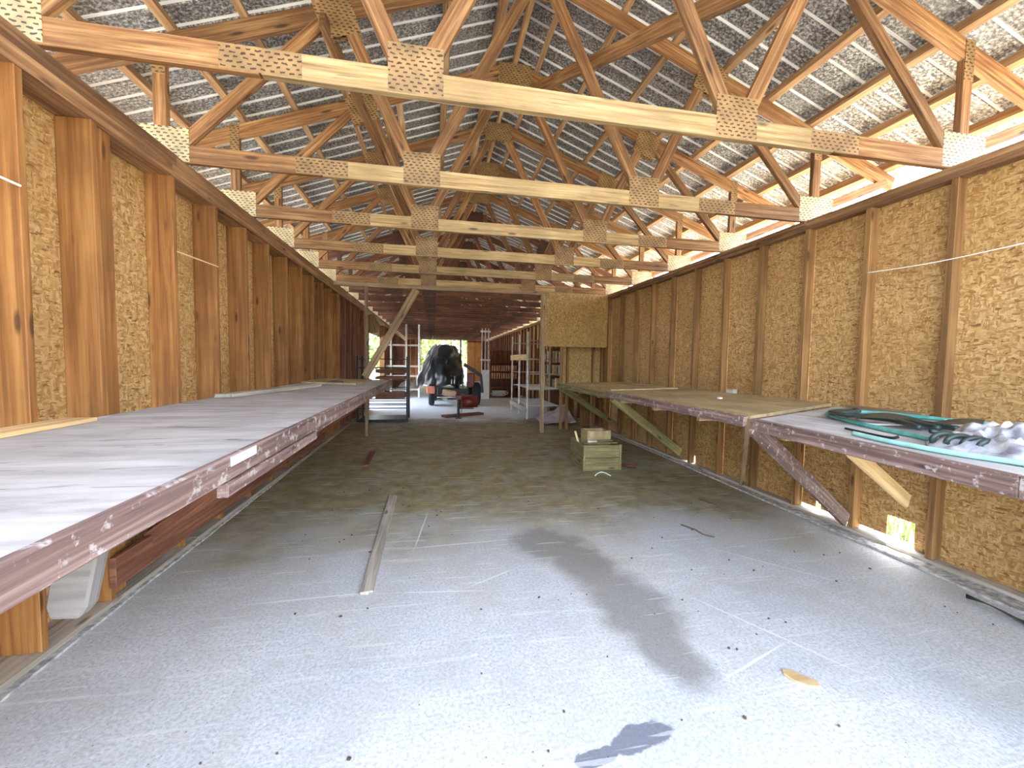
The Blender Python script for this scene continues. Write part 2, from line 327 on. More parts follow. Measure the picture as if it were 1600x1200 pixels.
def concrete():
    mt, n, p = newmat('worn_concrete')
    tc = N(n, 'ShaderNodeTexCoord'); V = tc.outputs['Object']
    sx = N(n, 'ShaderNodeSeparateXYZ'); n.links.new(V, sx.inputs[0])
    n1 = N(n, 'ShaderNodeTexNoise', i_Scale=1.1, i_Detail=6.0, i_Roughness=.6); n.links.new(V, n1.inputs['Vector'])
    n2 = N(n, 'ShaderNodeTexNoise', i_Scale=60.0, i_Detail=4.0, i_Roughness=.75); n.links.new(V, n2.inputs['Vector'])
    n3 = N(n, 'ShaderNodeTexNoise', i_Scale=5.0, i_Detail=5.0, i_Roughness=.6); n.links.new(V, n3.inputs['Vector'])
    col = ramp(n, n1.outputs[0], [(.35, (.52, .54, .55)), (.65, (.68, .69, .69))])
    col = mixc(n, math_(n, 'MULTIPLY', ramp(n, n2.outputs[0], [(.40, (1, 1, 1)), (.50, (0, 0, 0))]), .6), col, (.34, .35, .37))
    col = mixc(n, math_(n, 'MULTIPLY', ramp(n, n2.outputs[0], [(.56, (0, 0, 0)), (.66, (1, 1, 1))]), .5), col, (.90, .91, .91))
    # dim light over the middle of the hall, painted in as olive-brown
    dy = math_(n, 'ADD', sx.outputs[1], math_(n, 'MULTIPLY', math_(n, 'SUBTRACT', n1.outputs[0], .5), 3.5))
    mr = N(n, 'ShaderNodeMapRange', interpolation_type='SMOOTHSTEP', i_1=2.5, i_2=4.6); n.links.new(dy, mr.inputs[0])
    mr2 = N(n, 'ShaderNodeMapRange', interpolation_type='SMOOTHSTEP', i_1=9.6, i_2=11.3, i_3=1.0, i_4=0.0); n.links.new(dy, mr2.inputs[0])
    dim_tone = ramp(n, n3.outputs[0], [(.3, (.13, .10, .024)), (.5, (.22, .17, .048)), (.7, (.33, .27, .10))])
    col = mixc(n, math_(n, 'MULTIPLY', math_(n, 'MULTIPLY', mr.outputs[0], mr2.outputs[0]), .9), col, dim_tone)
    lv = N(n, 'ShaderNodeTexNoise', i_Scale=2.3, i_Detail=4.0, i_Roughness=.7, i_Distortion=.6); n.links.new(V, lv.inputs['Vector'])
    col = mixc(n, math_(n, 'MULTIPLY', ramp(n, lv.outputs[0], [(.44, (0, 0, 0)), (.62, (1, 1, 1))]), .35), col, (.44, .42, .36))
    far_lit = N(n, 'ShaderNodeMapRange', interpolation_type='SMOOTHSTEP', i_1=10.4, i_2=11.2); n.links.new(dy, far_lit.inputs[0])  # daylight on the far floor, put into the colour as a paler slab
    col = mixc(n, math_(n, 'MULTIPLY', far_lit.outputs[0], .8), col, (.84, .87, .89))
    # dark damp stain, made of soft blobs
    def blob(cx, cy, rx, ry, rot, soft=.5, amt=.8):
        wp = N(n, 'ShaderNodeVectorMath', operation='MULTIPLY_ADD'); n.links.new(n3.outputs['Color'], wp.inputs[0]); wp.inputs[1].default_value = (amt * rx, amt * rx, 0); n.links.new(V, wp.inputs[2])
        mp = N(n, 'ShaderNodeMapping', vector_type='TEXTURE'); mp.inputs['Location'].default_value = (cx + amt * rx * .5, cy + amt * rx * .5, 0); mp.inputs['Rotation'].default_value = (0, 0, rot); mp.inputs['Scale'].default_value = (rx, ry, 1)
        n.links.new(wp.outputs[0], mp.inputs[0])
        ln = N(n, 'ShaderNodeVectorMath', operation='LENGTH'); n.links.new(mp.outputs[0], ln.inputs[0])
        q = N(n, 'ShaderNodeMapRange', interpolation_type='SMOOTHSTEP', i_1=1.0 - soft, i_2=1.0 + soft * .3, i_3=1.0, i_4=0.0); n.links.new(ln.outputs[1], q.inputs[0]); return q.outputs[0]
    st = None
    for b in ((1.14, 2.85, .27, .50, .1), (1.25, 2.30, .31, .50, -.05), (1.24, 1.90, .19, .34, .1), (.95, 3.25, .34, .36, .9)):
        x = blob(*b); st = x if st is None else math_(n, 'MAXIMUM', st, x)
    col = mixc(n, math_(n, 'MULTIPLY', st, .7), col, (.19, .175, .15))
    pt = math_(n, 'MAXIMUM', blob(.64, 1.41, .10, .04, .1, .12, .9), blob(.85, 1.45, .15, .065, .2, .12, .8))
    col = mixc(n, math_(n, 'MULTIPLY', pt, .85), col, (.13, .145, .18))
    for cx_, cy__, ln_, rot_ in ((-.75, 2.72, .45, .02), (.05, 2.66, .36, -.12), (.42, 2.78, .26, .5), (1.9, 1.95, .55, 2.1), (1.65, 1.75, .33, .32), (-.1, 3.7, .5, 1.45), (2.6, 2.6, .5, 2.3), (.2, 3.35, .6, .05)):
        col = mixc(n, math_(n, 'MULTIPLY', blob(cx_, cy__, ln_, .009, rot_, .6, .02), .55), col, (.88, .88, .84))
    # pale scratches
    for sc, rot in (((.9, 14, 1), .35), ((.7, 11, 1), -.9)):
        mp = N(n, 'ShaderNodeMapping'); mp.inputs['Scale'].default_value = sc; mp.inputs['Rotation'].default_value = (0, 0, rot); n.links.new(V, mp.inputs[0])
        sn = N(n, 'ShaderNodeTexNoise', i_Scale=2.0, i_Detail=3.0, i_Distortion=.3); n.links.new(mp.outputs[0], sn.inputs['Vector'])
        col = mixc(n, math_(n, 'MULTIPLY', ramp(n, sn.outputs[0], [(.64, (0, 0, 0)), (.67, (1, 1, 1))]), .35), col, (.78, .78, .74))
    # pits
    vo = N(n, 'ShaderNodeTexVoronoi', i_Scale=16.0); n.links.new(V, vo.inputs['Vector'])
    col = mixc(n, ramp(n, vo.outputs['Distance'], [(.03, (1, 1, 1)), (.06, (0, 0, 0))]), col, (.06, .06, .05))
    n.links.new(col, p.inputs['Base Color']); p.inputs['Roughness'].default_value = .62; p.inputs['Specular IOR Level'].default_value = .35
    bump(n, p, math_(n, 'ADD', n2.outputs[0], n3.outputs[0]), .45, .006); return mt
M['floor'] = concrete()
M['kerb'] = plain('crumbling_kerb', (.42, .41, .39), .85, nscale=25, var=.4)
M['gravel'] = plain('sunlit_gravel', (.44, .42, .34), .9, nscale=3, var=.25)

def tarp_mat():
    mt, n, p = newmat('black_tarp')
    tc = N(n, 'ShaderNodeTexCoord'); g = N(n, 'ShaderNodeTexNoise', i_Scale=3.0, i_Detail=4.0); n.links.new(tc.outputs['Object'], g.inputs['Vector'])
    n.links.new(ramp(n, g.outputs[0], [(.35, (.012, .013, .014)), (.7, (.045, .047, .055))]), p.inputs['Base Color'])
    p.inputs['Roughness'].default_value = .32; bump(n, p, g.outputs[0], .3, .02); return mt
M['tarp'] = tarp_mat()
def film_mat():
    mt, n, p = newmat('clear_grey_film')
    tc = N(n, 'ShaderNodeTexCoord'); g = N(n, 'ShaderNodeTexNoise', i_Scale=9.0, i_Detail=4.0); n.links.new(tc.outputs['Object'], g.inputs['Vector'])
    n.links.new(ramp(n, g.outputs[0], [(.36, (.34, .35, .40)), (.55, (.82, .84, .88))]), p.inputs['Base Color'])
    p.inputs['Roughness'].default_value = .25; p.inputs['Transmission Weight'].default_value = .25; return mt
M['film'] = film_mat()
def leaf_mat(name, a, b):
    mt, n, p = newmat(name)
    oi = N(n, 'ShaderNodeTexCoord'); g = N(n, 'ShaderNodeTexNoise', i_Scale=2.5, i_Detail=2.0); n.links.new(oi.outputs['Object'], g.inputs['Vector'])
    n.links.new(ramp(n, g.outputs[0], [(.35, a), (.65, b)]), p.inputs['Base Color']); p.inputs['Roughness'].default_value = .6
    p.inputs['Transmission Weight'].default_value = .0
    return mt
M['leaf'] = leaf_mat('leaves', (.06, .12, .012), (.20, .30, .035))
M['bark'] = plain('bark', (.12, .08, .05), .9)

# ------------------------------------------------------------------ setting
CX = .935; XL = -1.92; XR = 3.81; Y0 = -.45; Y1 = 30.4
mb = MB(); mb.box(-60, 60, -25, 100, -.5, -.06); g = mb.build('ground', M['gravel']); tag(g, kind='structure')
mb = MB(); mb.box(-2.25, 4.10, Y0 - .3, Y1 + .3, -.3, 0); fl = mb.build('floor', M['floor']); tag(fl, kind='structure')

# roof sheets, ribs run up the slope
SL = .365
def roof_side(sgn):
    prof = []; y = Y0 - .2
    while y < Y1 + .25:
        prof += [(y, 0), (y + .010, -.030), (y + .034, -.030), (y + .044, 0)]; y += .203
    mb_ = MB(); rows = [0, 1.05, 2.1, 3.15, 4.2]
    top = 5.235
    def fn(u, v):
        o = rows[int(round(u * 4))]; yy, dz = prof[int(round(v * (len(prof) - 1)))]
        return (CX + sgn * o, yy, top - SL * o + dz)
    mb_.grid(4, len(prof) - 1, fn); return mb_
ceil = thing('ceiling', (CX, 15, 5.2), kind='structure')
for s_ in (-1, 1):
    o = roof_side(s_).build('roof_sheet', M['roof'], ceil, solid=.0012)
for s_ in (-1, 1):
    for off in (.28, .82, 1.36, 1.9, 2.43, 2.94, 3.43, 3.92):
        mb = MB(); zc = 5.1 - SL * off + .050
        d = Vector((s_, 0, -SL)).normalized(); nrm = Vector((s_ * SL, 0, 1)).normalized()
        mb.beam((CX + s_ * off, Y0 - .1, zc), (CX + s_ * off, Y1 + .1, zc), .095, .058, upv=nrm)
        mb.build('purlin', M['purlin'], ceil)
mb = MB(); mb.beam((CX, Y0, 5.10), (CX, Y1, 5.10), .1, .045); mb.build('ridge_board', M['purlin'], ceil)

# walls
def wall(name, panels, mat): 
    t = thing(name, (panels[0][0], 10, 0), kind='structure')
    mb = MB()
    for q in panels: mb.box(*q)
    mb.build('sheathing', mat, t); return t
OL = -2.10; OR = 3.90
wl = wall('wall_left', [(OL - .012, OL, y, min(y + 1.215, 12.9), 0.02, 2.99) for y in [Y0 + 1.22 * k for k in range(12)] if y < 12.88]
          + [(OL - .012, OL, 12.9, 16.9, 2.42, 2.99)] + [(OL - .012, OL, y, y + 1.215, 0.02, 2.99) for y in [16.9 + 1.22 * k for k in range(11)]], M['osb'])
pr = []
def rp(y0, y1, z0=.02, z1=2.99): pr.append((OR, OR + .012, y0, y1, z0, z1))
rp(Y0, -.04); rp(-.035, 1.18); rp(1.185, 2.58); rp(2.58, 2.79, .255); rp(2.79, 3.27, .075); rp(3.27, 3.40, .075); rp(3.40, 3.46, .15); rp(3.46, 3.62, .075)
rp(3.625, 4.84); rp(4.845, 5.44); rp(5.44, 5.60, .15); rp(5.60, 6.06)
for k in range(20): rp(6.065 + 1.22 * k, 6.06 + 1.22 * (k + 1))
wr = wall('wall_right', pr, M['osb'])
yl = [-.44, -.05 + .12, .55, 1.15, 1.75, 2.36, 2.805, 3.53] + [4.13 + .605 * k for k in range(15)]
yl += [17.0 + .61 * k for k in range(22)]
for y in yl:
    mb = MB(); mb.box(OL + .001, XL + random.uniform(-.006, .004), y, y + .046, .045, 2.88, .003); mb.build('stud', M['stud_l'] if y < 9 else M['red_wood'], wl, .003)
for y in (12.9, 16.85):
    mb = MB(); mb.box(OL, XL, y, y + .08, 0, 2.9); mb.build('jamb', M['stud_l'], wl)
mb = MB(); mb.box(OL + .001, XL - .03, 2.87, 2.985, .045, 2.88, .002); mb.build('joint_board', M['stud_l'], wl)
for k in range(-6, 46):
    y = 2.40 + .61 * k
    if y > Y1 - .1 or y < Y0: continue
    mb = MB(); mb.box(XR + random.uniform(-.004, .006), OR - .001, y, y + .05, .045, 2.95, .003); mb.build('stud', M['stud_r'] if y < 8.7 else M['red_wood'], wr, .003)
# plates
for nm, x0, x1, zz in (('trim_1', OL, XL + .01, (2.88, 2.965, 3.048)), ('trim_2', XR - .01, OR, (2.95, 2.998, 3.048))):
    t = thing(nm, ((x0 + x1) / 2, 10, 2.9), kind='structure')
    for z0, z1 in zip(zz[:-1], zz[1:]):
        y = Y0
        while y < Y1:
            y2 = min(Y1, y + random.uniform(3.6, 4.8)); mb = MB(); mb.box(x0 + random.uniform(-.01, .01), x1, y + .003, y2, z0 + .001, z1, .002); mb.build('top_plate', M['plate'], t); y = y2
for nm, x0, x1 in (('baseboard_left', OL, XL + .012), ('baseboard_right', XR - .012, OR)):
    mb = MB()
    for y0, y1 in ((Y0, 12.9), (16.93, Y1)) if nm.endswith('left') else ((Y0, Y1),):
        y = y0
        while y < y1:
            y2 = min(y1, y + random.uniform(3, 4.6)); mb.box(x0, x1, y, y2 - .004, .0005, .044, .003); y = y2
    o = mb.build(nm, M['grey_board']); tag(o, kind='structure')
def kerb2(name, xfn, xb, h, ylo, yhi):
    def fn(u, v):
        y = ylo + v * (yhi - ylo); nn = noise.noise(Vector((y * 2.1, xb, 0))) * .016 + noise.noise(Vector((y * 13, xb, 4))) * .008
        xo = xfn(y) + nn; x = xb + (xo - xb) * min(1, u * 1.25)
        z = (h + noise.noise(Vector((x * 9, y * 7, 1))) * .005) if u < .81 else .0006
        return (x, y, max(.0006, z))
    mb = MB(); mb.grid(5, int((yhi - ylo) * 14), fn); o = mb.build(name, M['kerb']); tag(o, kind='structure')
kerb2('trim_3', lambda y: -1.845 - .01 * y, XL + .012, .014, Y0, 12.8)
kerb2('trim_4', lambda y: 3.60 + .022 * max(0, min(y, 6)), XR - .012, .016, Y0, 24)

# back wall with the garage opening
wb = thing('wall_back', (CX, Y1, 0), kind='structure')
mb = MB(); DX0, DX1, DZ = -.93, 2.45, 3.02
mb.box(OL, DX0, Y1, Y1 + .03, 0, 3.05)
mb.box(DX1, OR, Y1, Y1 + .03, 0, 3.05)
mb.build('sheathing', M['truss_far'], wb)
mb = MB()
for k in range(14):
    z = 3.05 + k * .15; hw = min(3.2, (5.15 - z - .15) / SL)
    if hw > .1: mb.box(CX - hw, CX + hw, Y1 + .001 * k, Y1 + .03, z, z + .142)
mb.build('gable_siding', M['red_wood'], wb)
for x in [OL + .02 + .4 * k for k in range(4)] + [DX1 + .02, DX1 + .75, DX1 + 1.3]:
    mb = MB(); mb.box(x, x + .045, Y1 - .09, Y1 - .001, .0, 3.05); mb.build('stud', M['stud_r'], wb)
door = thing('door_1', (3.1, Y1 - .16, 0), kind='structure')
mb = MB(); mb.box(2.5, 3.55, Y1 - .18, Y1 - .14, .02, 2.9); mb.build('door_panel', wood('orange_door_board', (.30, .12, .03), (.50, .24, .07), (.62, .34, .12)), door)
mb = MB(); mb.box(3.0, 3.05, Y1 - .2, Y1 - .18, .02, 2.9); mb.build('door_batten', M['plate'], door)

# ------------------------------------------------------------------ roof trusses
def truss_proto(dark=False):
    TM, PM, NM = (M['truss_far'],) * 2 + (M['nail_far'],) if dark else (M['truss'], M['truss_pale'], M['nail'])  # far set: dark red timber, with the rear gloom put into its colours
    t = thing('roof_truss', (CX, 0, 0))
    T = .046
    def part(nm, a, b, w_, mat, y=T / 2, th=T):
        mb = MB(); mb.beam((a[0], y, a[1]), (b[0], y, b[1]), w_, th, upv=(0, 0, 1) if abs(b[1] - a[1]) < abs(b[0] - a[0]) else (1, 0, 0), jit=.0025)
        o = bpy.data.objects.new(nm, mb.mesh(nm)); o.data.materials.append(mat); COL.objects.link(o); o.parent = t
        bv = o.modifiers.new('bevel', 'BEVEL'); bv.width = .003; bv.segments = 1
        return o
    part('bottom_chord', (-3.24, 3.12), (-1.86, 3.12), .138, TM)
    part('bottom_chord', (-1.85, 3.12), (1.84, 3.12), .138, PM)
    part('bottom_chord', (1.85, 3.12), (3.24, 3.12), .138, TM)
    for s_ in (-1, 1):
        zt = 5.1 - .070 / math.cos(math.atan(SL)) - .01
        part('top_chord', (s_ * .02, zt - SL * .02), (s_ * 4.02, zt - SL * 4.02), .14, TM)
        part('web', (s_ * 1.00, 3.19), (s_ * .07, 4.95), .10, TM)
        part('web', (s_ * 1.12, 3.19), (s_ * 1.66, 4.34), .10, TM)
        part('web', (s_ * 2.86, 3.21), (s_ * 1.84, 4.28), .09, TM)
        part('post', (s_ * 3.015, 3.19), (s_ * 3.015, 3.93), .09, TM)
        part('outrigger', (s_ * 3.16, 3.235), (s_ * 3.93, 3.56), .085, TM)
    def plate(x0, x1, z0, z1, mat, ang=0, c=None):
        mb = MB()
        for y0, y1 in ((-.0025, .0005), (T - .0005, T + .0025)):
            if ang:
                h = Vector((math.cos(ang), 0, math.sin(ang))); v_ = Vector((-math.sin(ang), 0, math.cos(ang))); cc = Vector((c[0], 0, c[1]))
                P = []
                for k in range(8):
                    q = cc + h * (x1 if k & 1 else x0) + v_ * (z1 if k & 4 else z0); q.y = y1 if k & 2 else y0; P.append(q)
                mb.quadbox(P, (x1 - x0, .003, z1 - z0))
            else: mb.box(x0, x1, y0, y1, z0, z1)
        o = bpy.data.objects.new('nail_plate', mb.mesh('nail_plate')); o.data.materials.append(mat); COL.objects.link(o); o.parent = t
        return o
    for c in (-1.04, 1.052): plate(c - .155, c + .155, 3.055, 3.325, NM)
    for s_ in (-1, 1):
        a, b = sorted((s_ * 2.82, s_ * 3.23)); plate(a, b, 3.06, 3.315, M['nail_bright'])
        a, b = sorted((s_ * 1.645, s_ * 2.05)); plate(a, b, 3.056, 3.186, NM)
        plate(-.15, .15, -.16, .15, NM, ang=s_ * -math.atan(SL), c=(s_ * 1.73, 4.34))
        plate(s_ * 3.015 - .045, s_ * 3.015 + .045, 3.70, 4.0, NM)
    plate(-.2, .2, 4.80, 5.06, NM)
    return t
def copy_tree(o, parent=None):
    c = o.copy(); COL.objects.link(c)
    if parent is not None: c.parent = parent
    for ch in list(o.children): copy_tree(ch, c)
    return c
ORD = ['first', 'second', 'third', 'fourth', 'fifth', 'sixth', 'seventh', 'eighth', 'ninth', 'tenth', 'eleventh', 'twelfth', 'thirteenth', 'fourteenth',
       'fifteenth', 'sixteenth', 'seventeenth', 'eighteenth', 'nineteenth', 'twentieth', 'twenty-first', 'twenty-second', 'twenty-third', 'twenty-fourth']
tp = truss_proto()
first = True; TR = {}
for n_ in range(0, 23):
    y = 2.4795 + 1.22 * n_
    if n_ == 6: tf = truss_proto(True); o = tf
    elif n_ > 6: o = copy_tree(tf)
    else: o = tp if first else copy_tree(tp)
    first = False
    o.location = (CX, y, 0)
    lab = ('rough timber roof truss with toothed plates, the nearest whose long bottom beam is in view' if n_ == 0 else
           'rough timber roof truss spanning the hall, %s behind the nearest truss whose bottom beam shows' % ORD[n_ - 1])
    tag(o, lab, 'roof truss', 'roof trusses across the hall'); TR[n_] = o
# the bay over the camera
for n_ in (-1, -2):
    o = copy_tree(tp); o.location = (CX, 2.4795 + 1.22 * n_, 0)
    tag(o, 'rough timber roof truss overhead in front of the nearest whole one, %s bay forward' % ORD[-n_ - 1], 'roof truss', 'roof trusses across the hall')

def single(name, fn, mat, label, cat, group=None, **k):
    mb = MB(); fn(mb); o = mb.build(name, mat, **k); tag(o, label, cat, group); return o
single('diagonal_brace', lambda q: q.beam((2.09, 1.05, 3.30), (1.21, 5.08, 4.90), .115, .045, jit=.003), M['truss'],
       'long dark diagonal brace crossing in front of the right slope towards the peak', 'brace')
single('diagonal_brace', lambda q: q.beam((-.88, 3.60, 4.22), (-.36, 6.10, 3.66), .13, .045, jit=.003), M['truss'],
       'upper long lengthwise brace dropping from the left slope, sawn end showing', 'brace')
single('diagonal_brace', lambda q: q.beam((-.55, 4.97, 4.30), (-.20, 8.5, 3.36), .12, .045, jit=.003), M['truss'],
       'second lengthwise brace sloping down behind the first on the left side', 'brace')
# cross beam, post, prop of the divider
YD = 8.50
single('cross_beam', lambda q: q.box(-1.95, 2.42, YD - .02, YD + .04, 2.965, 3.045, .004), M['brace'],
       'slim light cross beam under the trusses at the far end of the benches', 'beam', bevel=.004)
single('support_post', lambda q: q.beam((-1.30, YD - .05, 0), (-1.30, YD - .05, 2.965), .06, .06, upv=(1, 0, 0)), M['brace'],
       'thin timber post beside the far end of the left workbench', 'post')
single('support_post', lambda q: q.beam((2.32, YD, 0), (2.30, YD, 2.965), .075, .06, upv=(1, 0, 0)), M['brace'],
       'timber post from floor to beam at the free edge of the hung strand board', 'post')
single('slanted_prop', lambda q: q.beam((-1.32, YD - .12, 1.19), (-.34, YD - .12, 2.94), .14, .045, upv=(1, 0, 0), jit=.003), M['brace'],
       'slanted wooden prop from the far end of left bench up to the beam', 'prop', bevel=.004)
single('strand_board_sheet', lambda q: q.box(2.26, 3.80, YD + .05, YD + .065, 1.88, 3.045), M['osb_dark'],
       'big strand board sheet hung below the beam above the right workbench end', 'board')
pw = thing('partition_wall', (3.3, 8.95, 0), 'short strand board partition with bare studs behind the right bench end', 'partition')
mb = MB(); mb.box(2.86, 3.88, 8.97, 8.985, 1.05, 2.4); mb.build('sheathing', M['osb_dark'], pw)
for x in (2.86, 3.0, 3.62, 3.83):
    mb = MB(); mb.box(x, x + .045, 8.88, 8.968, 0.0, 2.4); mb.build('stud', M['stud_r'], pw)

# ------------------------------------------------------------------ left workbench
lb = thing('workbench', (-1.4, 3, 0), 'long weathered plywood workbench along the left wall', 'workbench')
mb = MB()
for y0, y1 in ((Y0, .25), (.253, 2.745), (2.75, 5.2), (5.203, 7.35)):
    mb.box(XL + .012, -.737, y0, y1, 1.160, 1.180, .0015)
mb.build('bench_top', M['bench_top'], lb, .002)
mb = MB(); mb.box(-.736, -.708, Y0, 2.66, 1.096, 1.184, .003); mb.build('front_board', M['fascia'], lb, .006)
mb = MB(); mb.box(-.740, -.700, 1.55, 2.655, 1.045, 1.0945, .003); mb.build('lower_board', M['fascia'], lb, .005)
mb = MB(); mb.box(-.736, -.706, 2.665, 7.35, 1.082, 1.182, .003); mb.build('front_board', M['fascia'], lb, .004)
mb = MB()
for y in [-.3 + .61 * k for k in range(13)]: mb.box(XL + .012, -.76, y, y + .04, 1.075, 1.159)
mb.build('joists', M['brace'], lb)
mb = MB(); mb.box(-.7075, -.7045, 1.59, 1.80, 1.147, 1.180); mb.build('tape_strip', M['tape'], lb)
for y in (.2, 2.9, 5.2, 7.2):
    mb = MB(); mb.beam((-.85, y, 1.075), (XL + .01, y + .25, .28), .09, .04, upv=(0, 0, 1)); mb.build('brace', M['red_wood'], lb)
mb = MB()
pts = [(-1.02, .815), (-.955, .81), (-.935, .84), (-.885, 1.08), (-.99, 1.08), (-1.03, .85)]
o_ = len(mb.v)
for yy in (1.28, 1.33):
    for p in pts: mb.v.append((p[0], yy, p[1]))
n6 = len(pts)
mb.f.append(tuple(range(n6))); mb.f.append(tuple(range(2 * n6 - 1, n6 - 1, -1)))
mb.uv.append([(p[0], p[1]) for p in pts]); mb.uv.append([(p[0], p[1]) for p in reversed(pts)])
for i in range(n6):
    j = (i + 1) % n6; mb.f.append((i, j, n6 + j, n6 + i)); mb.uv.append([(0, 0), (.1, 0), (.1, .05), (0, .05)])
mb.build('hanging_block', M['driftwood'], lb, .006)
single('wall_rail', lambda q: q.box(XL + .006, XL + .045, 2.79, 7.6, .13, .315, .003), M['red_wood'],
       'wide reddish board fixed low on the left studs under the workbench', 'board', bevel=.004)

# boards on it
single('loose_board', lambda q: q.beam((-1.835, .9, 1.192), (-1.85, 2.56, 1.192), .14, .020, upv=(1, 0, 0)), M['fresh'],
       'clean thin board lying on the left bench by the wall, nearest camera', 'board')
single('loose_board', lambda q: q.beam((-1.80, 3.95, 1.198), (-1.50, 5.65, 1.198), .16, .034, upv=(1, 0, 0), jit=.003), M['grey_board'],
       'greyed plank lying askew on the left bench in mid length', 'board', bevel=.004)
single('plywood_sheet', lambda q: q.prism([(-1.85, 6.25), (-1.04, 5.85), (-1.00, 7.05), (-1.86, 7.2)], 1.1815, 1.207), M['bench_top_y'],
       'small plywood sheet lying on the far end of the left workbench', 'board')
def rag(q):
    q.grid(10, 6, lambda u, v: (-1.45 + u * .22, 6.02 + v * .12 - u * .08, 1.208 + .03 * abs(noise.noise(Vector((u * 4, v * 4, 2)))) + .012 * math.sin(u * 3.1)))
single('blue_rag', rag, M['blue'], 'crumpled blue rag on the edge of the small plywood sheet', 'rag', smooth=True)

# ------------------------------------------------------------------ right workbenches
def zb(p):   # gentle fall towards the room
    return 1.160 - .045 * max(0, (XR - p[0])) / 1.36
rb = thing('workbench', (3.1, .9, 0), 'near right workbench with scuffed grey top and peeling front board', 'workbench')
top_pts = [(2.165, -.4), (3.79, -.4), (3.79, 3.18), (2.47, 2.72), (2.30, 1.17)]
mb = MB(); mb.prism(top_pts, lambda p: zb(p) - .022, zb); mb.build('bench_top', M['bench_top'], rb)
for nm, (a, b) in {'front_board': ((2.16, -.4), (2.29, 1.17)), 'front_board.001': ((2.29, 1.17), (2.455, 2.72))}.items():
    mb = MB(); mb.beam((a[0], a[1], zb(a) - .040), (b[0], b[1], zb(b) - .040), .095, .035, jit=.002); mb.build('front_board', M['fascia'], rb, .005)
mb = MB(); mb.beam((2.46, 2.75, zb((2.46, 0)) - .045), (3.78, 3.21, 1.10), .09, .035); mb.build('end_board', M['fascia'], rb, .004)
mb = MB()
for y in (-.3, .3, 1.2, 1.8, 2.4): mb.box(2.42, 3.785, y, y + .04, 1.01, 1.08)
mb.build('joists', M['brace'], rb)
mb = MB(); mb.beam((2.44, 2.72, 1.06), (3.76, 3.03, .12), .125, .04, upv=(0, 0, 1), jit=.002); mb.build('brace', M['fascia'], rb, .004)
mb = MB(); mb.beam((2.40, 1.93, 1.05), (3.03, 2.06, .67), .085, .022, upv=(0, 0, 1), jit=.006); mb.build('split_brace', M['fresh'], rb, .003)
mb = MB(); mb.beam((2.3, .2, 1.03), (3.76, .3, .1), .09, .04, upv=(0, 0, 1)); mb.build('brace', M['brace'], rb)

rc = thing('workbench', (3.1, 5.2, 0), 'middle right workbench with yellowed plywood top on diagonal braces', 'workbench')
mb = MB(); mb.prism([(2.47, 2.78), (3.79, 3.26), (3.79, 5.45), (2.46, 5.45)], lambda p: zb(p) - .006, lambda p: zb(p) + .020); mb.build('bench_top', M['bench_top_y'], rc)
mb = MB(); mb.prism([(2.46, 5.455), (3.79, 5.455), (3.79, 7.8), (2.46, 7.8)], lambda p: zb(p) - .022, lambda p: zb(p) - .001); mb.build('bench_top', M['bench_top_y'], rc)
mb = MB(); mb.box(2.425, 2.462, 2.8, 5.45, 1.045, 1.128, .003); mb.build('front_board', M['fascia'], rc, .004)
mb = MB(); mb.box(2.43, 2.465, 5.455, 7.8, 1.03, 1.112, .003); mb.build('front_board', M['crate'], rc, .004)
mb = MB()
for y in (3.4, 4.2, 5.0, 5.8, 6.6, 7.5): mb.box(2.465, 3.785, y, y + .04, 1.005, 1.085)
mb.build('joists', M['brace'], rc)
mb = MB(); mb.beam((2.45, 5.25, 1.05), (3.76, 5.62, .17), .12, .04, upv=(0, 0, 1), jit=.002); mb.build('brace', M['crate'], rc, .004)
mb = MB(); mb.beam((2.45, 7.55, 1.04), (3.76, 7.9, .25), .11, .04, upv=(0, 0, 1)); mb.build('brace', M['crate'], rc)
mb = MB(); mb.beam((2.95, 3.36, 1.05), (3.76, 4.32, .06), .05, .03, upv=(1, 0, 0)); mb.build('strut', M['brace'], rc)
single('plywood_offcut', lambda q: q.prism([(2.60, 5.65), (3.66, 5.58), (3.72, 7.3), (2.62, 7.4)], lambda p: zb(p), lambda p: zb(p) + .022), M['bench_top_y'],
       'plywood offcut lying at the far end of the middle right workbench', 'board')
single('paper_scrap', lambda q: q.box(3.10, 3.14, 3.95, 3.985, 1.159, 1.176), M['tape'], 'tiny white scrap on the yellowed right bench top', 'scrap')
single('paint_can_lid', lambda q: q.box(3.72, 3.78, 4.5, 4.62, 1.178, 1.23), M['grey_board'], 'small grey block standing against the right wall on bench', 'block')

# tubing and film on near right bench
def spline(pts, k=10):
    out = []
    P = [Vector(p) for p in pts]; P = [P[0]] + P + [P[-1]]
    for i in range(1, len(P) - 2):
        for j in range(k):
            t = j / k; a, b, c, d = P[i - 1:i + 3]
            out.append(.5 * ((2 * b) + (c - a) * t + (2 * a - 5 * b + 4 * c - d) * t * t + (3 * b - a - 3 * c + d) * t ** 3))
    out.append(P[-2]); return out
def onb(pts, dz): return [(p[0], p[1], zb(p) + dz + (p[2] if len(p) > 2 else 0)) for p in pts]
single('plastic_tube', lambda q: q.tube(spline(onb([(3.62, 2.02), (3.58, 2.40), (3.50, 2.72), (3.30, 2.82), (3.06, 2.64), (2.86, 2.2), (2.72, 1.75), (2.62, 1.50)], .016)), .014), M['teal'],
       'green plastic tube bent in a long loop on the near right bench', 'tube', smooth=True)
single('plastic_tube', lambda q: q.tube(spline(onb([(2.52, 2.02), (2.46, 1.78), (2.45, 1.50), (2.50, 1.25), (2.47, 1.02)], .015)), .013), M['teal_l'],
       'pale turquoise plastic tube along the front edge of near right bench', 'tube', smooth=True)
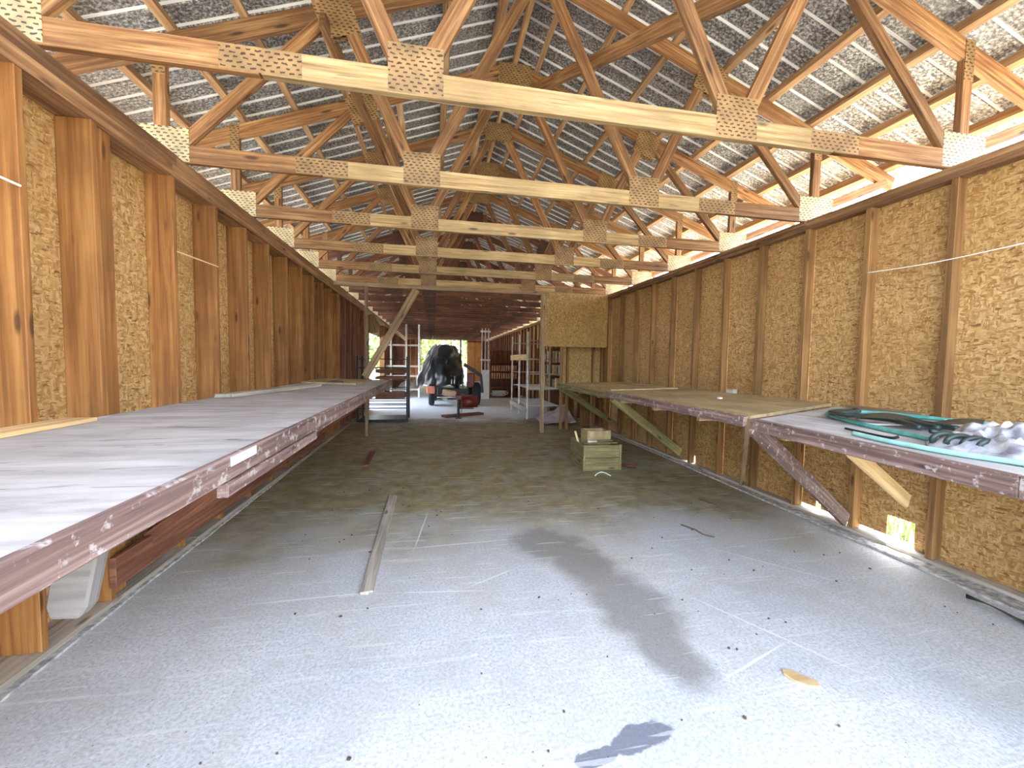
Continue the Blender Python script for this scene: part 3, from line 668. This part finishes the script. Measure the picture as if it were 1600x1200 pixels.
single('plastic_tube', lambda q: q.tube(spline(onb([(3.44, 2.60), (3.30, 2.52, .01), (3.05, 2.42, .01), (2.98, 2.25), (3.25, 2.08, .02), (3.4, 2.12, .03)], .010)), .008), M['white'],
       'thin white tube curled inside the green loop on the bench', 'tube', smooth=True)
single('loose_board', lambda q: q.beam((3.70, 3.02, 1.178), (3.68, 2.42, 1.178), .07, .026, upv=(1, 0, 0)), M['brace'],
       'short flat lath against the right wall behind the green tube', 'board')
def hose(q):
    for k in range(3):
        q.tube(spline([(3.35 - .06 * k, 2.68 - .05 * k, 1.18 + .012 * k), (3.1, 2.66 - .1 * k, 1.18 + .012 * k), (2.92, 2.45, 1.19), (3.0 + .05 * k, 2.15, 1.185), (2.85 + .1 * k, 1.9 - .03 * k, 1.18)], 8), .017, 7)
single('garden_hose', hose, M['dark_hose'], 'dark green hose bundled inside the tube loop on right bench', 'hose', smooth=True)
def coil(q):
    pts = []
    for i in range(60):
        a = i * .42; pts.append((2.66 + .06 * math.sin(a), 1.72 - i * .0042, 1.163 + .028 * math.cos(a)))
    q.tube(pts, .013, 7)
single('corrugated_hose', coil, M['dark_hose'], 'dark coiled hose piece between the tubes and crumpled film', 'hose', smooth=True)
def film(q, cx, cy, rx, ry, h, sd, base):
    def fn(u, v):
        a = u * 2 * math.pi; r = v
        x = cx + rx * r * math.cos(a) * (1 + .22 * noise.noise(Vector((math.cos(a) * 2, math.sin(a) * 2, sd))))
        y = cy + ry * r * math.sin(a) * (1 + .22 * noise.noise(Vector((math.cos(a) * 2, math.sin(a) * 2, sd + 5))))
        n1 = noise.noise(Vector((x * 7, y * 7, sd))); n2 = noise.noise(Vector((x * 16, y * 16, sd + 9))); n3 = 1 - abs(noise.noise(Vector((x * 13, y * 13, sd + 3)))) * 4
        return (x + n2 * .02, y + n1 * .02, zb((x, y)) + .006 + max(0, (1 - r ** 3)) * h * (.55 + .5 * n1 + .35 * n2 + .35 * n3))
    q.grid(72, 26, fn)
single('crumpled_film', lambda q: film(q, 2.98, 1.36, .50, .46, .125, 3.0, 1.13), M['film'], 'crumpled heap of clear grey plastic film on the near right bench', 'plastic film', smooth=True)
single('plastic_strip', lambda q: q.grid(24, 4, lambda u, v: (2.98 + .42 * u - .2 * v, 2.42 - .5 * u - .1 * v, 1.165 + .045 * abs(math.sin(u * 5)) * (1 - v * .5) + .01)), M['dark_hose'],
       'black plastic strip folded beside the green tube loop', 'plastic strip', smooth=True)
single('pry_bar', lambda q: q.tube(spline([(2.62, 2.15, 1.137), (2.56, 1.95, 1.136), (2.545, 1.83, 1.137), (2.56, 1.80, 1.15)]), .008), M['black'],
       'short dark hooked bar lying by the turquoise tube', 'tool', smooth=True)

# wires on walls
single('wall_wire', lambda q: q.tube(spline([(3.795, 3.01, 2.375), (3.80, 2.5, 2.352), (3.795, 1.9, 2.365), (3.80, 1.2, 2.38)]), .004, 6), M['tape'],
       'thin pale cord stretched across the right wall studs', 'cord', smooth=True)
single('wall_stick', lambda q: q.tube([(XL + .01, 2.16, 2.33), (XL + .01, 2.36, 2.325)], .006, 6), M['tape'], 'short pale rod on the left wall near the camera', 'rod')
single('wall_stick', lambda q: q.tube([(XL + .008, 3.56, 2.33), (XL + .02, 4.13, 2.345)], .006, 6), M['fresh'], 'thin pale rod bridging two studs of the left wall', 'rod')

# ------------------------------------------------------------------ crates by the right bench
def crate(name, label, x0, y0, lx, ly, h, rot, mat, z0=0, th=.018, brd=2):
    t = thing(name, (x0, y0, z0), label, 'crate'); t.rotation_euler = (0, 0, rot)
    def bld(nm, fn):
        mb = MB(); fn(mb); me = mb.mesh(nm); me.materials.append(mat); o = bpy.data.objects.new(nm, me); COL.objects.link(o); o.parent = t
        bv = o.modifiers.new('bevel', 'BEVEL'); bv.width = .003; bv.segments = 1
    for k in range(brd):
        za, zb_ = .002 + h * k / brd, h * (k + 1) / brd - .004
        bld('end_panel', lambda q: q.box(0, lx, 0, th, za, zb_, .001)); bld('end_panel', lambda q: q.box(0, lx, ly - th, ly, za, zb_, .001))
        bld('side_panel', lambda q: q.box(0, th, th + .001, ly - th - .001, za, zb_, .001)); bld('side_panel', lambda q: q.box(lx - th, lx, th + .001, ly - th - .001, za, zb_, .001))
    bld('bottom_panel', lambda q: q.box(th + .001, lx - th - .001, th + .001, ly - th - .001, .004, .016))
    for cx_ in (-.006, lx - .03): bld('corner_batten', lambda q: q.box(cx_, cx_ + .036, -.012, -.001, .0, h + .006))
    return t
crate('wooden_crate', 'large open wooden crate on the floor below the right bench', 2.09, 5.38, .56, .62, .37, -.03, M['crate'])
crate('wooden_box', 'small light box standing up inside the large floor crate', 2.24, 5.62, .36, .26, .26, .02, M['bench_top_y'], z0=.27, th=.014, brd=1)
single('pipe_offcut', lambda q: q.tube([(2.20, 5.50, .392), (2.34, 5.52, .392)], .02, 10), M['white_steel'], 'short white pipe lying across the top of the crate', 'pipe', smooth=True)
single('pipe_offcut', lambda q: q.tube([(2.35, 5.52, .392), (2.60, 5.54, .396)], .018, 10), M['crate'], 'dull pipe offcut beside the white one on the crate', 'pipe', smooth=True)
single('wood_offcut', lambda q: q.beam((2.14, 5.70, .3), (2.11, 5.80, .50), .03, .012, upv=(1, 0, 0)), M['fresh'], 'thin lath sticking up from the back left of the crate', 'offcut')
single('wood_offcut', lambda q: q.beam((2.12, 5.46, .385), (2.62, 5.44, .385), .04, .012, upv=(0, 1, 0)), M['crate'], 'flat lath resting across the front rim of the crate', 'offcut')
single('bent_strap', lambda q: q.tube(spline([(2.16, 5.12, .008), (2.24, 5.17, .03), (2.31, 5.17, .032), (2.37, 5.08, .008)]), .007, 6), M['tape'],
       'pale bent strap on the floor in front of the crate', 'strap', smooth=True)
single('rusty_bolt', lambda q: q.tube([(2.76, 5.55, .022), (2.92, 5.45, .022)], .02, 8), M['rust'], 'rusty bar on the floor right of the crate', 'bar', smooth=True)

# ------------------------------------------------------------------ things on the floor
single('floor_board', lambda q: (q.beam((-.436, 2.70, .012), (-.452, 4.66, .012), .055, .022, upv=(1, 0, 0), jit=.001), q.beam((-.400, 2.72, .008), (-.410, 4.64, .008), .032, .014, upv=(1, 0, 0), jit=.001)), M['grey_board'],
       'long grooved board lying lengthwise on the concrete floor', 'board', bevel=.002)
single('wood_scrap', lambda q: q.beam((-.955, 6.05, .012), (-.985, 6.95, .012), .09, .022, upv=(1, 0, 0), jit=.006), M['red_wood'],
       'short dark piece of wood on the floor near the left bench', 'scrap')
single('bark_flake', lambda q: q.prism([(1.715, 1.64), (1.73, 1.585), (1.77, 1.55), (1.82, 1.54), (1.838, 1.57), (1.80, 1.61), (1.775, 1.655), (1.73, 1.665)], .001, .012), M['fresh'],
       'pale flake of wood on the near concrete floor', 'wood chip', bevel=.002)
tw = [([(2.33, 3.42, .006), (2.38, 3.28, .012), (2.40, 3.18, .006), (2.46, 3.12, .006)], 'thin twig on the floor between camera and crate'),
      ([(2.98, 4.05, .006), (3.0, 3.95, .01), (3.05, 3.86, .006)], 'thin dark twig by the right bench brace'),
      ([(.95, 8.0, .006), (1.3, 7.9, .01), (1.55, 8.0, .006)], 'long twig far out on the dim floor'),
      ([(1.55, 6.4, .006), (1.9, 6.42, .008)], 'straight dark stick on the floor left of the crate')]
for p_, lb_ in tw: single('twig', lambda q: q.tube(spline(p_, 5), .006, 5), M['bark'], lb_, 'twig', 'twigs on the floor', smooth=True)
rnd = random.Random(3); chips = []
area = [(-1.2, .4, 3.2, 5.2), (.6, 2.0, 3.5, 7.5), (1.4, 3.4, 1.5, 4), (-1, 1.8, 1.0, 2.6)]
mbp = MB()
for k in range(120):
    a = area[k % 4]; x = rnd.uniform(a[0], a[1]); y = rnd.uniform(a[2], a[3]); r_ = rnd.uniform(.003, .009)
    pts = [(x + r_ * rnd.uniform(.6, 1.4) * math.cos(t), y + r_ * rnd.uniform(.6, 1.4) * math.sin(t)) for t in (0, 1.3, 2.5, 3.8, 5.1)]
    mbp.prism(pts, .0005, .004 + r_ * .3)
o = mbp.build('grit', M['bark']); tag(o, 'scattered dark grit and crumbs across the concrete floor', 'grit', kind='stuff')
def leafthing(q):
    def fn(u, v):
        w_ = .06 * math.sin(math.pi * min(1, .08 + u * .92)) ; return (3.46 + u * .12 + (v - .5) * w_ * 1.3, 1.98 - u * .75 + (v - .5) * w_, .02 + .02 * math.sin(u * 9 + v * 2) + .012 * abs(v - .5))
    q.grid(24, 5, fn)
single('crumpled_sack', leafthing, M['dark_hose'], 'dark green crumpled strip on the floor by the right kerb', 'sack', smooth=True, solid=.004)

# ------------------------------------------------------------------ tractor under tarp
tr = thing('covered_tractor', (.7, 14.3, 0), 'small tractor under a black tarp in front of the far doorway', 'tractor')
def wheel(x, y, r, wd, par, nm='wheel'):
    mb = MB(); h = wd / 2
    mb.lathe([(-h, r * .55), (-h * 1.02, r * .8), (-h * .85, r * .96), (-h * .5, r), (h * .5, r), (h * .85, r * .96), (h * 1.02, r * .8), (h, r * .55)], (x, y, r + .002))
    o = mb.build(nm, M['tyre'], par, smooth=True)
    mb = MB(); mb.lathe([(-h * .5, .001), (-h * .6, r * .3), (-h * .9, r * .56), (h * .9, r * .56), (h * .6, r * .3), (h * .5, .001)], (x, y, r + .002)); q = mb.build('rim', M['red'], None, smooth=True)
    q.parent = o; q.matrix_parent_inverse = Matrix.Identity(4); q.location = -parent_org(par)
    return o
wheel(-.06, 14.15, .40, .20, tr); wheel(1.45, 14.15, .40, .30, tr); wheel(.05, 15.8, .30, .16, tr); wheel(1.35, 15.8, .30, .16, tr)
mb = MB(); mb.box(.15, 1.2, 14.0, 15.9, .38, .58); mb.box(.1, 1.25, 14.05, 14.15, .30, .36); mb.box(.1, 1.25, 14.05, 14.15, .20, .25); mb.build('chassis', M['black'], tr, .01)
mb = MB(); mb.box(-.22, .05, 13.60, 13.66, .44, .69); mb.build('marker_lamp', M['orange'], tr, .02)
def tarp(u, v):
    a = (u - .5) * 2 * math.pi; hh = v
    prof = (1 - v ** 2.0) ** .5 if v < 1 else 0
    cx_, cy_2 = .28 + .12 * v, 14.75
    rx = (.78 if math.cos(a) < 0 else .72) * (.25 + .75 * prof if v < .999 else .02); ry = .95 * prof + .02
    fold = 1 + .05 * math.sin(a * 9 + 4 * v) * (1 - v) + .16 * noise.noise(Vector((math.cos(a) * 2, math.sin(a) * 2, v * 3))) + .10 * abs(noise.noise(Vector((math.cos(a) * 5, math.sin(a) * 5, v * 6 + 3))))
    z = .66 + 1.46 * v + .06 * math.sin(a * 5) * (1 - v)
    return (cx_ + rx * math.sin(a) * fold, cy_2 - ry * math.cos(a) * fold, z)
mb = MB(); mb.grid(72, 26, tarp); mb.build('tarp', M['tarp'], tr, smooth=True)
def tarpside(u, v):
    x = -.62 + .26 * u + .62 * v ** 1.2 ; z = .66 + 1.38 * v
    return (x + .03 * math.sin(v * 19 + u * 6), 13.70 + .28 * v + .05 * math.sin(u * 14 + v * 7), z + .05 * math.sin(u * 9))
mb = MB(); mb.grid(26, 26, tarpside); mb.build('tarp_flap', plain('silvery_tarp_face', (.33, .33, .36), .3, nscale=3, var=.6), tr, smooth=True, solid=.004)
mb = MB(); mb.tube([(.93, 14.3, 1.5), (.93, 14.3, 2.1), (.93, 14.3, 2.28)], .028, 10); mb.build('exhaust_pipe', M['black'], tr, smooth=True)
mb = MB(); mb.beam((1.02, 13.9, 1.42), (1.62, 13.9, 1.02), .12, .1); mb.beam((1.6, 13.9, 1.05), (1.66, 13.9, .45), .09, .08); mb.build('loader_arm', M['black'], tr, .01)
mb = MB(); mb.box(1.12, 1.38, 13.88, 14.0, .62, 1.12); mb.build('fender', M['red'], tr, .03)
mb = MB(); mb.tube([(.60, 13.85, .75), (.60, 13.85, 1.02)], .03, 10); mb.tube([(.70, 13.85, .75), (.70, 13.85, 1.02)], .03, 10); mb.build('cylinders', M['chrome'], tr, smooth=True)
mb = MB(); mb.beam((.98, 13.86, .6), (.98, 13.86, 1.3), .04, .04, upv=(1, 0, 0)); mb.build('upright', plain('green_paint', (.05, .16, .07), .5), tr)

ls = thing('hitch_implement', (.8, 11.5, 0), 'red towed implement with tan block on a single jack leg', 'implement')
mb = MB(); mb.tube([(.66, 10.85, .03), (.66, 10.85, .62)], .035, 10); mb.box(.58, .74, 10.78, 10.92, .001, .012); mb.build('jack_leg', M['black'], ls, smooth=False)
mb = MB(); mb.box(.60, .74, 10.8, 12.6, .50, .62); mb.box(.74, 1.14, 11.6, 11.9, .16, .55); mb.build('frame', M['red'], ls, .01)
mb = MB(); mb.lathe([(-.25, .001), (-.25, .16), (.25, .16), (.25, .001)], (.98, 11.5, .38)); mb.build('drum', M['red'], ls, smooth=True)
mb = MB(); mb.beam((.25, 11.4, .66), (.62, 11.4, .60), .17, .3); mb.build('tan_block', M['tan'], ls, .03)
mb = MB(); mb.tube([(.22, 11.35, .52), (.44, 11.3, .42), (.62, 11.2, .36)], .03, 8); mb.build('drawbar', M['white_steel'], ls, smooth=True)
mb = MB()
for k in range(14): mb.lathe([(-.006, .012), (-.006, .022), (.006, .022), (.006, .012), (-.006, .012)], (.735, 10.8, .05 + k * .038), axis='x' if k % 2 else 'y', n=10)
mb.build('chain', M['rust'], ls)
single('dark_plank', lambda q: q.beam((.28, 11.05, .0305), (1.36, 11.62, .0305), .26, .06, upv=(0, 1, 0)), M['truss_far'], 'dark heavy plank on the floor under the jack leg end', 'plank')
# jack stands beside plank

# ------------------------------------------------------------------ left rear: racks
rk = thing('steel_rack', (-1.25, 10.6, 0), 'black steel rack with flat shelves beside the left side opening', 'rack')
for x, y in ((-1.83, 10.35), (-.66, 10.35), (-1.83, 11.1), (-.66, 11.1)):
    mb = MB(); mb.box(x, x + .045, y, y + .045, 0, 1.62); mb.build('post', M['black'], rk)
for z in (.33, .44, .56, .80, 1.02, 1.32, 1.54):
    for yr in (10.37, 11.1):
        mb = MB(); mb.box(-1.784, -.661, yr, yr + .025, z, z + .022); mb.build('rail', M['black'], rk)
for z0, z1, nm in ((.58, .70, 'stack'), (1.05, 1.12, 'stack'), (1.20, 1.30, 'stack')):
    mb = MB(); mb.box(-1.4, -.70, 10.42, 11.05, z0, z1, .004); mb.build('shelf_board', M['red_wood'], rk)
mb = MB(); mb.box(-1.78, -.66, 10.3, 11.15, .0, .07); mb.build('base', M['black'], rk)
fr = thing('timber_frame', (-1.2, 17, 0), 'bare pale timber frame standing left of the far doorway', 'frame')
for x in (-.62, -1.12, -1.72):
    mb = MB(); mb.box(x, x + .07, 17.0, 17.05, 0, 2.98); mb.build('post', M['white_steel'] if x > -.7 else M['grey_board'], fr)
for z in (2.10, 1.25, .85, .3):
    mb = MB(); mb.box(-1.88, -.62, 17.06, 17.10, z, z + .07); mb.build('rail', M['grey_board'], fr)
cur = MB()
for k in range(13):
    a = (k - 6) / 6; cur.beam((-1.78 + a * .04, 12.6, 2.86), (-1.78 + a * .26, 12.6 + .1 * abs(a), 2.28 + .12 * abs(a)), .035, .008, upv=(1, 0, 0))
o = cur.build('strip_curtain', M['brace']); tag(o, 'gathered fan of hanging strips at the left side opening', 'curtain')
# plant pots/white sacks seen through rack
for k, (x, y, l_) in enumerate(((-1.2, 19.2, 'pale sack pile slumped behind the black rack, nearer one'), (-1.0, 21.0, 'pale sack pile slumped behind the black rack, farther one'))):
    single('sack', lambda q: q.grid(24, 12, lambda u, v: (x + .35 * math.sin(u * 2 * math.pi) * math.sin(math.pi * (.05 + .9 * v)) ** .6, y + .3 * math.cos(u * 2 * math.pi) * math.sin(math.pi * (.05 + .9 * v)) ** .6, .02 + .55 * v + .03 * noise.noise(Vector((u * 6, v * 6, k))))), M['white'], l_, 'sack', smooth=True)

# ------------------------------------------------------------------ right rear
r2 = thing('shelf_rack', (2.9, 11.6, 0), 'tall pale three-post rack beyond the hung strand board', 'rack')
for y in (10.52, 11.58, 12.68):
    for x in (2.44, 3.36):
        mb = MB(); mb.box(x, x + .04, y, y + .04, 0, 2.33); mb.build('post', M['white_steel'] if x < 3 else M['grey_board'], r2)
mb = MB(); mb.box(2.41, 2.438, 10.5, 12.74, 1.58, 1.74); mb.build('side_board', M['fresh'], r2)
mb = MB(); mb.box(2.41, 2.438, 10.5, 12.74, .18, .32); mb.build('side_board', M['grey_board'], r2)
for z in (.32, .78, 1.2, 1.6, 2.1):
    for y in (10.565, 12.64):
        mb = MB(); mb.box(2.485, 3.355, y, y + .03, z, z + .03); mb.build('shelf_rail', M['grey_board'], r2)
for k, (x0, x1, y0, y1, z0, h) in enumerate(((2.52, 3.35, 10.62, 11.5, .79, .012), (2.52, 3.35, 10.62, 12.6, .33, .014))): 
    mb = MB(); mb.box(x0, x1, 10.56, 12.68, .351 if k else .811, (.351 if k else .811) + h); mb.build('shelf', M['white'], r2)
# upright trays standing on the wall shelves behind the rack
sh = thing('board_shelving', (3.6, 10.5, 0), 'brown board shelving along the right wall behind the tall rack', 'shelving')
for z in (.75, 1.15, 1.52):
    mb = MB(); mb.box(3.45, 3.80, 9.2, 13.5, z, z + .025); mb.build('shelf', M['red_wood'], sh)
for y in (9.2, 10.6, 12.0, 13.46):
    mb = MB(); mb.box(3.462, 3.80, y, y + .035, 0, 2.0); mb.build('upright', M['stud_r'], sh)
rr_ = random.Random(11)
for r_, z in enumerate((.776, 1.176, 1.546)):
    for k, y in enumerate((10.05, 10.25, 10.66, 10.95, 11.2, 11.5, 12.06, 12.4, 12.75)):
        h = rr_.uniform(.25, .33); t_ = rr_.uniform(.08, .17)
        single('panel_board', lambda q: q.box(3.47, 3.78, y, y + t_, z, z + h), (M['brace'], M['grey_board'], M['fresh'])[(k * 5 + r_) % 3],
               'brown board standing upright on the %s shelf behind the tall rack' % ('lowest', 'middle', 'top')[r_], 'board', 'boards upright on the %s wall shelf' % ('lowest', 'middle', 'top')[r_])
cb = thing('crate_shelves', (2.9, 17, 0), 'open shelf unit holding rows of slatted trays at the far right', 'shelving')
for z in (.02, .42, .80, 1.12, 1.48):
    mb = MB(); mb.box(2.32, 3.5, 16.7, 17.2, z, z + .03); mb.build('shelf', M['red_wood'], cb)
for x in (2.28, 3.5):
    mb = MB(); mb.box(x, x + .04, 16.7, 17.2, 0, 2.0); mb.build('side', M['red_wood'], cb)
mb = MB(); mb.box(2.28, 3.54, 17.205, 17.22, 0, 2.0); mb.build('back_panel', M['truss_far'], cb)
for r_, z in enumerate((.831, 1.151)):
    for k in range(11):
        o = single('seed_tray', lambda q: q.box(2.37 + k * .1, 2.37 + k * .1 + .06, 16.70, 17.1, z, z + .22), M['tray'],
                   'upright wooden tray on the %s row of the far shelf unit' % ('lower', 'upper')[r_], 'tray', 'trays on the %s shelf row' % ('lower', 'upper')[r_])
def tangle(q):
    rr = random.Random(5); pts = []
    for i in range(40): pts.append((2.6 + rr.uniform(-.2, .5), 16.95 + rr.uniform(-.1, .1), .08 + rr.uniform(0, .22)))
    q.tube(spline(pts, 4), .014, 5)
single('rope_tangle', tangle, M['tape'], 'tangled pale rope on the bottom shelf of the far unit', 'rope', smooth=True)
pf = thing('pole_stand', (2.1, 16.3, 0), 'stand of three thin pale poles above a white panel, right of tractor', 'stand')
for x in (1.92, 2.05, 2.18):
    mb = MB(); mb.tube([(x, 16.35, .0), (x, 16.35, 2.85)], .018, 8); mb.build('pole', M['white_steel'], pf, smooth=True)
for z in (1.55, 2.70): 
    mb = MB(); mb.box(1.86, 2.26, 16.365, 16.39, z, z + .07); mb.build('crossbar', M['white_steel'], pf)
mb = MB(); mb.box(1.90, 2.22, 16.30, 16.33, .01, 1.18); mb.build('panel', M['white'], pf)
single('hanging_wire', lambda q: q.tube([(-.05, 25.7, 3.03), (-.05, 25.7, 2.2)], .012, 6), M['tape'], 'thin pale wire hanging down before the far doorway', 'wire')

# plastic sheet on floor under right shelves
single('plastic_sheet', lambda q: q.grid(24, 12, lambda u, v: (2.60 + .85 * u, 9.4 + .9 * v, .02 + .35 * u * v + .05 * noise.noise(Vector((u * 4, v * 4, 7))) + .05)), plain('pale_lilac_sheet', (.52, .47, .52), .45, nscale=3), 'pale sheet lying slack on the floor beyond the right bench', 'sheet', smooth=True, solid=.004)

# ------------------------------------------------------------------ outdoors
def tree(x, y, h, cr_, nl, label, sd):
    t = thing('tree', (x, y, -.06), label, 'tree', 'trees around the shed')
    mb = MB(); mb.tube([(x, y, -.06), (x + .1, y, h * .3), (x, y + .1, h * .6)], lambda q: .16 * (1 - .6 * q), 8); mb.build('trunk', M['bark'], t, smooth=True)
    rr = random.Random(sd); mb = MB()
    for i in range(nl):
        while True:
            p = Vector((rr.uniform(-1, 1), rr.uniform(-1, 1), rr.uniform(-1, 1)))
            if p.length < 1: break
        p = p.normalized() * (p.length ** .4)
        c = Vector((x + p.x * cr_, y + p.y * cr_, h * .55 + p.z * h * .5))
        a = Vector((rr.uniform(-1, 1), rr.uniform(-1, 1), rr.uniform(-1, 1))).normalized(); b = a.orthogonal().normalized(); s2 = rr.uniform(.10, .24)
        q = len(mb.v); mb.v += [tuple(c + a * s2), tuple(c + b * s2 * .6), tuple(c - a * s2), tuple(c - b * s2 * .6)]; mb.f.append((q, q + 1, q + 2, q + 3)); mb.uv.append([(0, 0)] * 4)
    mb.build('foliage', M['leaf'], t)
tree(-1.8, 40, 6.5, 2.2, 2600, 'bushy tree seen through the left part of the far doorway', 1)
tree(1.9, 46, 7.5, 2.6, 2600, 'bushy tree seen through the middle of the far doorway', 2)
tree(5.2, 41, 6.5, 2.2, 2000, 'bushy tree seen at the right edge of the far doorway', 3)
tree(-7.5, 33, 6.0, 2.6, 2200, 'tree seen through the left side opening, nearer one', 4)
tree(-6.6, 43, 7.0, 2.4, 2200, 'tree seen through the left side opening, farther one', 5)
def grassmesh(q):
    rr = random.Random(9)
    for i in range(900):
        x = rr.uniform(4.1, 6.0); y = rr.uniform(2.2, 4.2); h = rr.uniform(.12, .4); a = rr.uniform(0, 6.28); d = Vector((math.cos(a), math.sin(a), 0)) * .008
        l_ = Vector((rr.uniform(-.12, .12), rr.uniform(-.12, .12), h)); b = Vector((x, y, -.06)); k = len(q.v)
        q.v += [tuple(b - d), tuple(b + d), tuple(b + l_ * .6 + d * .7), tuple(b + l_)]; q.f.append((k, k + 1, k + 2, k + 3)); q.uv.append([(0, 0)] * 4)
mb = MB(); grassmesh(mb); o = mb.build('grass', M['grass']); tag(o, 'long green grass outside the hole in the right wall', 'grass', kind='stuff')
